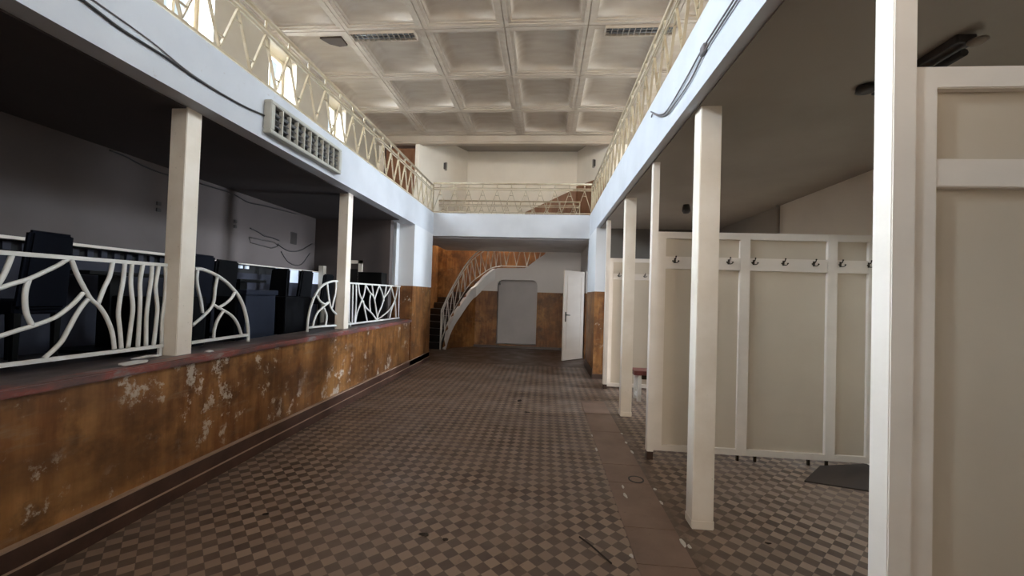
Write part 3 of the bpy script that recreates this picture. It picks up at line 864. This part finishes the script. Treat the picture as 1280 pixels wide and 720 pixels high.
# ============================================================ LAMPS
def louvre_lamp(name, lab, cat, loc, L, Hh, D, nv, nh, axis, grp=None, blade=None, tray=None):
    blade, tray = blade or slat_m, tray or lamp_in
    """boxed louvre luminaire; axis 'wall' opens towards +X with length along Y, 'ceil' opens down with length along X"""
    t = thing(name, lab, cat, loc, grp)
    x, y, z = loc

    def bx(m, a0, a1, b0, b1, c0, c1):      # a = length, b = height, c = depth outwards
        if axis == 'wall':
            m.box(x + c0, x + c1, y + a0, y + a1, z + b0, z + b1)
        else:
            m.box(x + a0, x + a1, y + b0, y + b1, z - c1, z - c0)
        return m
    f = 0.035 if axis == 'wall' else 0.014
    m = MB()
    bx(m, -L / 2, L / 2, 0, f, 0, D); bx(m, -L / 2, L / 2, Hh - f, Hh, 0, D)
    bx(m, -L / 2, -L / 2 + 1.6 * f, f, Hh - f, 0, D); bx(m, L / 2 - 1.6 * f, L / 2, f, Hh - f, 0, D)
    m.build('housing', lamp_box if axis == 'wall' else tan_frame, t, bevel=0.006)
    m = MB(); bx(m, -L / 2 + f, L / 2 - f, f, Hh - f, 0, 0.012); m.build('back_tray', tray, t)
    for q in range(2):
        zc = Hh * (0.33 + 0.34 * q)
        if axis == 'wall':
            MB().tube([(x + 0.035, y - L / 2 + 0.07, z + zc), (x + 0.035, y + L / 2 - 0.07, z + zc)], 0.013, 8).build('lamp_tube', tube_m, t)
        else:
            MB().tube([(x - L / 2 + 0.07, y + zc, z - 0.035), (x + L / 2 - 0.07, y + zc, z - 0.035)], 0.013, 8).build('lamp_tube', tube_m, t)
    for k in range(nv):
        s = -L / 2 + 1.6 * f + (L - 3.2 * f) * (k + 1) / (nv + 1)
        m = MB(); bx(m, s - 0.004, s + 0.004, f, Hh - f, 0.03, D - 0.004); m.build('louvre_blade', blade, t)
    for k in range(nh):
        s = f + (Hh - 2 * f) * (k + 1) / (nh + 1)
        m = MB(); bx(m, -L / 2 + f, L / 2 - f, s - 0.004, s + 0.004, 0.045, D - 0.02); m.build('louvre_bar', tube_m if axis == 'wall' else blade, t)
    return t


louvre_lamp('louvre_lamp', 'boxed fluorescent louvre lamp on the left gallery beam, with cable running in', 'lamp', (-2.549, 3.96, 2.885), 1.24, 0.30, 0.075, 9, 3, 'wall')
louvre_lamp('ceiling_louvre_lamp', 'louvred ceiling lamp among the left coffers', 'lamp', (-2.56, 5.72, RIB + 0.02), 1.02, 0.20, 0.06, 11, 2, 'ceil', 'louvred lamps in the coffered ceiling', tan_m, tan_dark)
louvre_lamp('ceiling_louvre_lamp', 'louvred ceiling lamp among the right coffers, partly behind the railing', 'lamp', (1.26, 5.72, RIB + 0.02), 1.02, 0.20, 0.06, 11, 2, 'ceil', 'louvred lamps in the coffered ceiling', tan_m, tan_dark)
# batten lamp over the cabins
t = thing('batten_lamp', 'dark batten tube lamp on the ceiling above the nearest partition', 'lamp', (1.97, 2.5, SOF))
MB().rbox(1.925, 2.015, 2.05, 2.56, SOF - 0.055, SOF - 0.012, 0.008).build('housing', socket_m, t)
MB().tube([(1.985, 2.08, SOF - 0.085), (1.985, 2.52, SOF - 0.085)], 0.019, 8).build('lamp_tube', lamp_in, t)
MB().lathe(1.995, 2.03, [(0.035, SOF - 0.055), (0.038, SOF - 0.065), (0.02, SOF - 0.08), (0.008, SOF - 0.085)]).build('end_cap', beige_fit, t)
o = MB().lathe(1.89, 5.62, [(0.04, SOF - 0.012), (0.05, SOF - 0.05), (0.055, SOF - 0.10), (0.035, SOF - 0.13), (0.01, SOF - 0.135)]).build('ceiling_lamp', socket_m)
tag(o, 'small dark round ceiling lamp left of the thick right column', 'lamp')
o = MB().lathe(1.88, 2.53, [(0.05, SOF - 0.012), (0.055, SOF - 0.04), (0.03, SOF - 0.05)]).build('ceiling_rose', socket_m)
tag(o, 'small dark ceiling fitting left of the tall right-hand post', 'fitting')
# broken patch in the ceiling coffer
o = MB().prism([(-3.61, 5.88, RIB + 0.005), (-3.26, 5.87, RIB + 0.005), (-3.26, 6.07, RIB + 0.005), (-3.40, 6.09, RIB + 0.005), (-3.53, 6.02, RIB + 0.005)], (0, 0, 0.03)).build('ceiling_vent', flat('dark broken opening', (0.05, 0.028, 0.014), 0.8))
tag(o, 'dark brown round-edged vent opening in a left ceiling coffer', 'vent')
# oval wall fittings in the alcove
for x, y, z, lab in ((-2.76, 10.44, 4.90, 'small oval wall lamp on the left angled alcove wall'), (1.175, 10.39, 4.98, 'small oval wall lamp on the right angled alcove wall')):
    t = thing('wall_lamp', lab, 'wall lamp', (x, y, z), 'small oval wall lamps upstairs')
    MB().rbox(x - 0.055, x + 0.055, y - 0.02, y + 0.03, z - 0.11, z + 0.11, 0.018).build('base_plate', beige_fit, t)
    MB().rbox(x - 0.035, x + 0.035, y - 0.05, y - 0.018, z - 0.085, z + 0.085, 0.014).build('shade', socket_m, t)

# ============================================================ CABLES
t = thing('beam_cable', 'dark sagging cable and thin grey wire along the left gallery beam', 'cable', (-2.54, 2.0, 2.98))
MB().tube(smooth_path([(-2.538, 0.6, 3.10), (-2.538, 1.3, 3.07), (-2.538, 1.88, 3.03), (-2.538, 2.13, 3.00), (-2.538, 2.4, 3.00), (-2.538, 2.67, 2.985), (-2.538, 3.06, 3.00), (-2.538, 3.335, 3.035)]), 0.008, 6).build('cable_sheath', cable_m, t)
MB().tube(smooth_path([(-2.541, 0.6, 3.13), (-2.541, 1.3, 3.11), (-2.541, 1.9, 3.07), (-2.541, 2.3, 3.045), (-2.541, 2.6, 3.00), (-2.541, 3.0, 2.995)]), 0.004, 6).build('thin_wire', grey_cable, t)
t = thing('beam_cable', 'pair of grey cables clipped together along the right gallery beam, ending in a hooked loop', 'cable', (0.92, 2.0, 2.96))
MB().tube(smooth_path([(0.918, 0.4, 3.06), (0.918, 1.4, 3.055), (0.918, 2.1, 3.05), (0.918, 2.5, 3.05), (0.918, 2.81, 3.02), (0.918, 3.2, 3.0), (0.918, 3.42, 3.06), (0.918, 3.66, 3.19), (0.918, 3.72, 3.225)]), 0.006, 6).build('cable_strand', grey_cable, t)
MB().tube(smooth_path([(0.918, 0.4, 3.02), (0.918, 1.4, 3.02), (0.918, 2.03, 3.02), (0.918, 2.44, 3.015), (0.918, 2.7, 2.965), (0.918, 3.0, 2.96), (0.918, 3.2, 2.97), (0.918, 3.42, 3.045), (0.918, 3.64, 3.17), (0.918, 3.70, 3.165)]), 0.006, 6).build('cable_strand', grey_cable, t)
MB().rbox(0.905, 0.93, 2.46, 2.52, 3.005, 3.06, 0.006).build('cable_clip', grey_cable, t)

# ============================================================ END ZONE DOOR
t = thing('door', 'white panelled door standing ajar at the far right of the hall', 'door', (0.95, 9.98, 0))
ang = math.atan2(9.45 - 9.98, 0.44 - 0.95)
dx, dy = math.cos(ang), math.sin(ang)


def leaf(m, s0, s1, t0, t1, z0, z1):
    nx_, ny_ = -dy, dx
    q = [(0.95 + dx * s + nx_ * w_, 9.98 + dy * s + ny_ * w_) for s, w_ in ((s0, t0), (s1, t0), (s1, t1), (s0, t1))]
    return m.hexa([(a, b_, z0) for a, b_ in q] + [(a, b_, z1) for a, b_ in q])


m = MB(); leaf(m, 0, 0.735, -0.02, 0.02, 0.02, 2.14); m.build('leaf', wood_white, t, bevel=0.003)
for sg in (-1, 1):
    m = MB()
    for s0, s1, z0, z1 in ((0.10, 0.125, 0.16, 2.02), (0.61, 0.635, 0.16, 2.02), (0.125, 0.61, 0.16, 0.185), (0.125, 0.61, 1.995, 2.02)):
        leaf(m, s0, s1, min(sg * 0.02, sg * 0.028), max(sg * 0.02, sg * 0.028), z0, z1)
    m.build('moulding', wood_white, t)
for sg in (-1, 1):
    m = MB(); leaf(m, 0.655, 0.69, min(sg * 0.02, sg * 0.027), max(sg * 0.02, sg * 0.027), 0.93, 1.16)
    hp = m.build('handle_plate', hook_m, t)
    px_, py_ = 0.95 + dx * 0.672, 9.98 + dy * 0.672
    nx_, ny_ = -dy * sg, dx * sg
    MB().tube([(px_ + nx_ * 0.02, py_ + ny_ * 0.02, 1.09), (px_ + nx_ * 0.065, py_ + ny_ * 0.065, 1.09), (px_ + nx_ * 0.07 - dx * 0.10, py_ + ny_ * 0.07 - dy * 0.10, 1.085)], 0.010, 8).build('lever', hook_m, hp)

# ============================================================ LEFT ROOM: radiator cover, chairs, tables
FL = 0.90
t = thing('radiator_cover', 'long dark radiator cover with a slotted top along the back wall of the left room', 'radiator cover', (-4.2, 5.1, FL))
MB().box(-4.28, -4.16, 2.0, 7.08, FL, 1.70).build('body', grey_cloth, t)
MB().box(-4.28, -4.10, 2.0, 4.15, 1.815, 1.84).box(-4.28, -4.14, 4.15, 7.08, 1.815, 1.83).build('top_board', wood_white, t)
MB().box(-4.28, -4.20, 2.0, 7.08, 1.70, 1.815).build('slot_band', dark_fill, t)
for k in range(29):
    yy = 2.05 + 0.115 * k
    MB().box(-4.20, -4.17, yy, yy + (0.05 if k < 22 else 0.045), 1.735 if k < 22 else 1.76, 1.80).build('slot_block', grey_cloth if yy < 4.6 else slot_glow, t)
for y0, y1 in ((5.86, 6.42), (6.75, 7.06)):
    MB().box(-4.165, -4.15, y0, y1, 1.60, 1.81).build('pale_panel', slot_glow, t)  # panels glow by themselves as if daylit


def chair(lab, x, y, rz, mat=black_m, seat_w=0.44, back_top=0.90, proto=[None]):
    """upholstered dining chair, back towards -X local"""
    t = thing('dining_chair', lab, 'chair', (0, 0, 0), 'dark upholstered chairs in the left room')
    MB().rbox(-0.21, 0.23, -seat_w / 2, seat_w / 2, 0.36, 0.46, 0.03, 3).build('seat', mat, t)
    m = MB()
    tb = bmesh.new()
    bmesh.ops.create_cube(tb, size=1)
    for v in tb.verts:
        zz = 0.40 if v.co.z < 0 else back_top
        lean = -0.03 - 0.10 * (zz - 0.4)
        v.co = Vector((-0.19 + lean + v.co.x * 0.06, v.co.y * (seat_w - (0.0 if zz < 0.5 else 0.03)), zz))
    bmesh.ops.bevel(tb, geom=list(tb.edges), offset=0.02, segments=3, affect='EDGES')
    m.merge(tb).build('backrest', mat, t)
    for sx in (-0.19, 0.19):
        for sy in (-1, 1):
            yy = sy * (seat_w / 2 - 0.03)
            MB().hexa([(sx - .014, yy - .014, 0), (sx + .014, yy - .014, 0), (sx + .014, yy + .014, 0), (sx - .014, yy + .014, 0),
                       (sx - .02, yy - .02, .37), (sx + .02, yy - .02, .37), (sx + .02, yy + .02, .37), (sx - .02, yy + .02, .37)]).build('leg', black_wood, t)
    t.location = (x, y, FL)
    t.rotation_euler = (0, 0, rz)
    return t


PI = math.pi
chair('dark navy high-backed chair rising above the rail at the far left', -3.82, 2.585, PI, navy_m, 0.29, 0.95)
chair('black chair behind the nearest left column, seen above the arched rail', -3.77, 3.82, PI, navy_m, 0.30, 0.92)
chair('black chair just right of the nearest left column, in front of the slotted band', -3.87, 4.25, PI, black_m, 0.34, 0.90)
chair('narrow black chair left of the pale panel by the back wall', -3.85, 5.28, -PI / 2, black_m, 0.30, 0.89)
chair('black chair right of the large pale panel by the back wall', -3.88, 5.80, PI, black_m, 0.32, 0.88)
chair('black chair farthest back, left of the farther left column', -3.88, 6.42, PI, black_m, 0.30, 0.86)
chair('black chair behind the long balustrade near the picture\'s left edge', -3.35, 1.75, PI, black_m, 0.44, 0.82)
# low armchair with a flat slate back
t = thing('armchair', 'low slate-blue armchair with its flat back towards the hall, by the sill gap', 'armchair', (-3.45, 4.33, FL), 'low armchairs in the left room')
MB().rbox(-3.32, -3.22, 4.08, 4.56, FL + 0.02, 1.44, 0.012).build('backrest', slate_m, t)
MB().rbox(-3.33, -3.20, 4.06, 4.58, 1.415, 1.475, 0.012).build('top_band', slate_m, t)
MB().rbox(-3.57, -3.32, 4.14, 4.50, FL + 0.06, FL + 0.34, 0.03).build('seat', black_m, t)
for yy in (4.06, 4.50):
    MB().rbox(-3.57, -3.32, yy, yy + 0.08, FL + 0.02, FL + 0.50, 0.02).build('armrest', black_m, t)
for lab, y0, y1 in (('black low armchair behind the long balustrade, left of the nearest column', 3.02, 3.58), ('black low armchair right of the slate-backed one', 4.75, 5.30)):
    t = thing('armchair', lab, 'armchair', (-3.45, (y0 + y1) / 2, FL), 'low armchairs in the left room')
    MB().rbox(-3.34, -3.22, y0, y1, FL + 0.02, 1.40, 0.02).build('backrest', black_m, t)
    MB().rbox(-3.57, -3.34, y0 + 0.08, y1 - 0.08, FL + 0.06, FL + 0.34, 0.03).build('seat', black_m, t)
    for yy in (y0, y1 - 0.08):
        MB().rbox(-3.57, -3.34, yy, yy + 0.08, FL + 0.02, FL + 0.50, 0.02).build('armrest', black_m, t)


def table(lab, x0, x1, y0, y1, zt=1.60):
    t = thing('dining_table', lab, 'table', ((x0 + x1) / 2, (y0 + y1) / 2, FL), 'black tables in the left room')
    MB().rbox(x0, x1, y0, y1, zt - 0.035, zt, 0.006).build('tabletop', black_wood, t)
    cx, cy = (x0 + x1) / 2, (y0 + y1) / 2
    MB().box(cx - 0.06, cx + 0.06, cy - 0.06, cy + 0.06, FL + 0.03, zt - 0.035).build('pedestal', black_wood, t)
    MB().box(cx - 0.25, cx + 0.25, cy - 0.25, cy + 0.25, FL, FL + 0.03).build('base', black_wood, t)


table('black table with a shiny top behind the nearest left column', -4.08, -3.68, 2.95, 3.62)
table('black table in front of the slotted cover, between the two left columns', -4.08, -3.68, 4.56, 5.02)
table('black table at the far left behind the long balustrade', -4.08, -3.70, 1.35, 2.30)

# end wall of the left room: doorway frame and low black cabinet
d = struct('door_2', MB().box(-3.58, -3.42, 7.085, 7.10, FL, 1.90), dark_fill)  # flat dark sheet in place of a shaded doorway
MB().box(-3.62, -3.58, 7.06, 7.10, FL, 2.06).box(-3.42, -3.35, 7.06, 7.10, FL, 2.06).box(-3.62, -3.35, 7.06, 7.10, 2.0, 2.06).build('door_frame', post_m, d)
o = MB().rbox(-3.32, -2.88, 6.85, 7.08, FL, 1.84, 0.01).build('cabinet', black_wood)
tag(o, 'tall black cabinet against the end wall of the left room, left of the white pier', 'cabinet')
o = MB().box(-4.14, -4.05, 7.0, 7.1, FL, 1.94).build('pilaster', post_m)
o['kind'] = 'structure'; o.name = 'trim_10'

# wall remains: switches, plate, outline of a removed lamp, cables
for yy, zz, lab in ((5.17, 2.37, 'pair of dark socket boxes on the left room wall, right of the nearest column'), (4.07, 2.36, 'pair of dark socket boxes on the left room wall, left of the nearest column')):
    t = thing('wall_socket', lab, 'socket', (-4.3, yy, zz), 'dark double sockets in the left room')
    for s in (-0.035, 0.035):
        MB().rbox(-4.30, -4.275, yy - 0.025, yy + 0.025, zz + s - 0.022, zz + s + 0.022, 0.006).build('socket_face', socket_m, t)
o = MB().rbox(-4.30, -4.285, 6.38, 6.55, 2.26, 2.46, 0.004).build('wall_plate', socket_m)
tag(o, 'dark rectangular plate on the left room wall near the farther column', 'plate')
m = MB().tube([(-4.29, 5.44, 2.225), (-4.29, 5.98, 2.225), (-4.29, 6.08, 2.18), (-4.29, 5.92, 2.125), (-4.29, 5.47, 2.155), (-4.29, 5.44, 2.225)], 0.010, 6)
tag(m.build('lamp_frame', socket_m), 'empty dark frame of a removed wall lamp on the left room wall', 'lamp frame')
cw = [([(6.06, 2.21), (6.20, 2.16), (6.38, 2.13), (6.67, 2.18), (7.02, 2.35)], 'upper dark cable hanging in a loop under the wall plate'),
      ([(6.15, 2.10), (6.30, 1.97), (6.49, 1.91), (6.71, 1.94), (6.95, 2.16)], 'lower faint cable loop hanging under the wall plate'),
      ([(3.55, 2.80), (3.70, 2.79), (3.9, 2.75), (4.15, 2.74), (4.6, 2.765), (5.1, 2.77), (5.4, 2.72), (5.75, 2.75), (6.6, 2.79)], 'long dark cable running loosely along the top of the left room wall'),
      ([(5.45, 2.36), (5.62, 2.33), (5.75, 2.29), (5.9, 2.29), (6.1, 2.27)], 'short tangled cable above the empty lamp frame')]
for pts, lab in cw:
    o = MB().tube(smooth_path([(-4.285, a, c) for a, c in pts]), 0.009, 6).build('cable', cable_m)
    tag(o, lab, 'cable', 'loose cables on the left room wall')
o = MB().tube([(3.05, 5.56, 2.15), (3.05, 5.56, SOF - 0.02)], 0.022, 8).build('pipe', under_m)
tag(o, 'thin vertical pipe in the corner above the middle partition', 'pipe')

# ============================================================ FLOOR BITS
m = MB()
for k in range(24):
    a0, a1 = 2 * math.pi * k / 24, 2 * math.pi * (k + 1) / 24
    P_ = lambda r, a, z: (0.80 + r * math.cos(a), 3.43 + r * math.sin(a), z)
    m.hexa([P_(.052, a0, .004), P_(.064, a0, .004), P_(.064, a1, .004), P_(.052, a1, .004), P_(.052, a0, .010), P_(.064, a0, .010), P_(.064, a1, .010), P_(.052, a1, .010)])
t = thing('floor_drain', 'round floor drain with black ring in the brown floor strip', 'drain', (0.80, 3.43, 0.0))
m.build('ring', cable_m, t)
MB().lathe(0.80, 3.43, [(0.051, 0.004), (0.051, 0.0085)], 24).build('cover', strip_m, t)
o = MB().prism([(2.24, 3.62, 0.0), (2.70, 3.50, 0.0), (3.09, 3.62, 0.0), (3.09, 4.10, 0.0), (2.60, 3.98, 0.0)], (0, 0, 0.012)).build('floor_board', flat('dull brown hardboard', (0.05, 0.034, 0.026), 0.7))
tag(o, 'flat dark brown board on the tiles under the middle partition', 'board')


def chunk(m, x, y, z, sx, sy, sz, seed):
    rnd = random.Random(seed)
    t = bmesh.new()
    bmesh.ops.create_icosphere(t, subdivisions=1, radius=1)
    for v in t.verts:
        k = 1 + rnd.uniform(-0.3, 0.25)
        v.co = Vector((x + v.co.x * sx * k, y + v.co.y * sy * k, z + sz + max(v.co.z * sz * k, -sz)))
    return m.merge(t)


chips = [(0.895, 4.56), (0.888, 4.29), (0.895, 4.03), (0.915, 3.29), (0.905, 3.08), (0.895, 2.58), (0.925, 2.56), (0.665, 3.28), (0.655, 3.14), (0.550, 2.42), (0.560, 4.46), (0.556, 4.06)]
for i, (x, y) in enumerate(chips):
    m = chunk(MB(), x, y, 0.0 if (x < 0.565 or x > 0.895) else 0.006, 0.014, 0.024 + 0.012 * (i % 3), 0.003, i)
    where = 'right edge' if x > 0.8 else ('middle, beside the round drain' if x > 0.6 else 'left edge')
    tag(m.build('plaster_chip', chip_m), 'small white plaster chip along the %s of the brown floor strip' % where, 'chip', 'plaster chips at the %s of the strip' % where.split(',')[0])
sill = [(-2.63, 2.37, .045, .12, 'broad flat pale plaster scrap on the red sill, nearest the camera'), (-2.76, 2.58, .03, .13, 'long white plaster piece on the red sill just before the nearest column'),
        (-2.60, 2.93, .025, .05, 'small white chip on the red sill just past the nearest column')]
for i, (x, y, sx, sy, lab) in enumerate(sill):
    tag(chunk(MB(), x, y, 0.98, sx, sy, 0.012, 40 + i).build('plaster_scrap', chip_m), lab, 'scrap')
o = MB().tube(smooth_path([(0.26, 2.56, 0.008), (0.32, 2.48, 0.010), (0.37, 2.41, 0.007), (0.42, 2.33, 0.008)]), 0.005, 6).build('twig', leaf_m)
tag(o, 'thin dark twig lying on the checkered tiles near the strip', 'twig')
for i, (x, y, sx, sy, lab) in enumerate(((-0.70, 2.46, .05, .025, 'small heap of dark litter on the tiles, lower centre'), (-0.56, 2.43, .03, .02, 'brown litter crumb right of the lower-centre heap'),
                                   (-0.32, 5.75, .05, .07, 'dark litter spot on the middle of the tiled floor'), (-1.80, 2.54, .035, .02, 'small dark litter flake on the tiles near the left skirting'),
                                   (-0.18, 5.2, .05, .04, 'faint litter crumb nearer the camera than the middle floor spot'), (1.44, 2.66, .03, .012, 'small dark scrap on the cabin tiles right of the thick column'))):
    tag(chunk(MB(), x, y, 0.0, sx * 0.75, sy * 0.75, 0.004, 60 + i).build('litter', leaf_m), lab, 'litter')
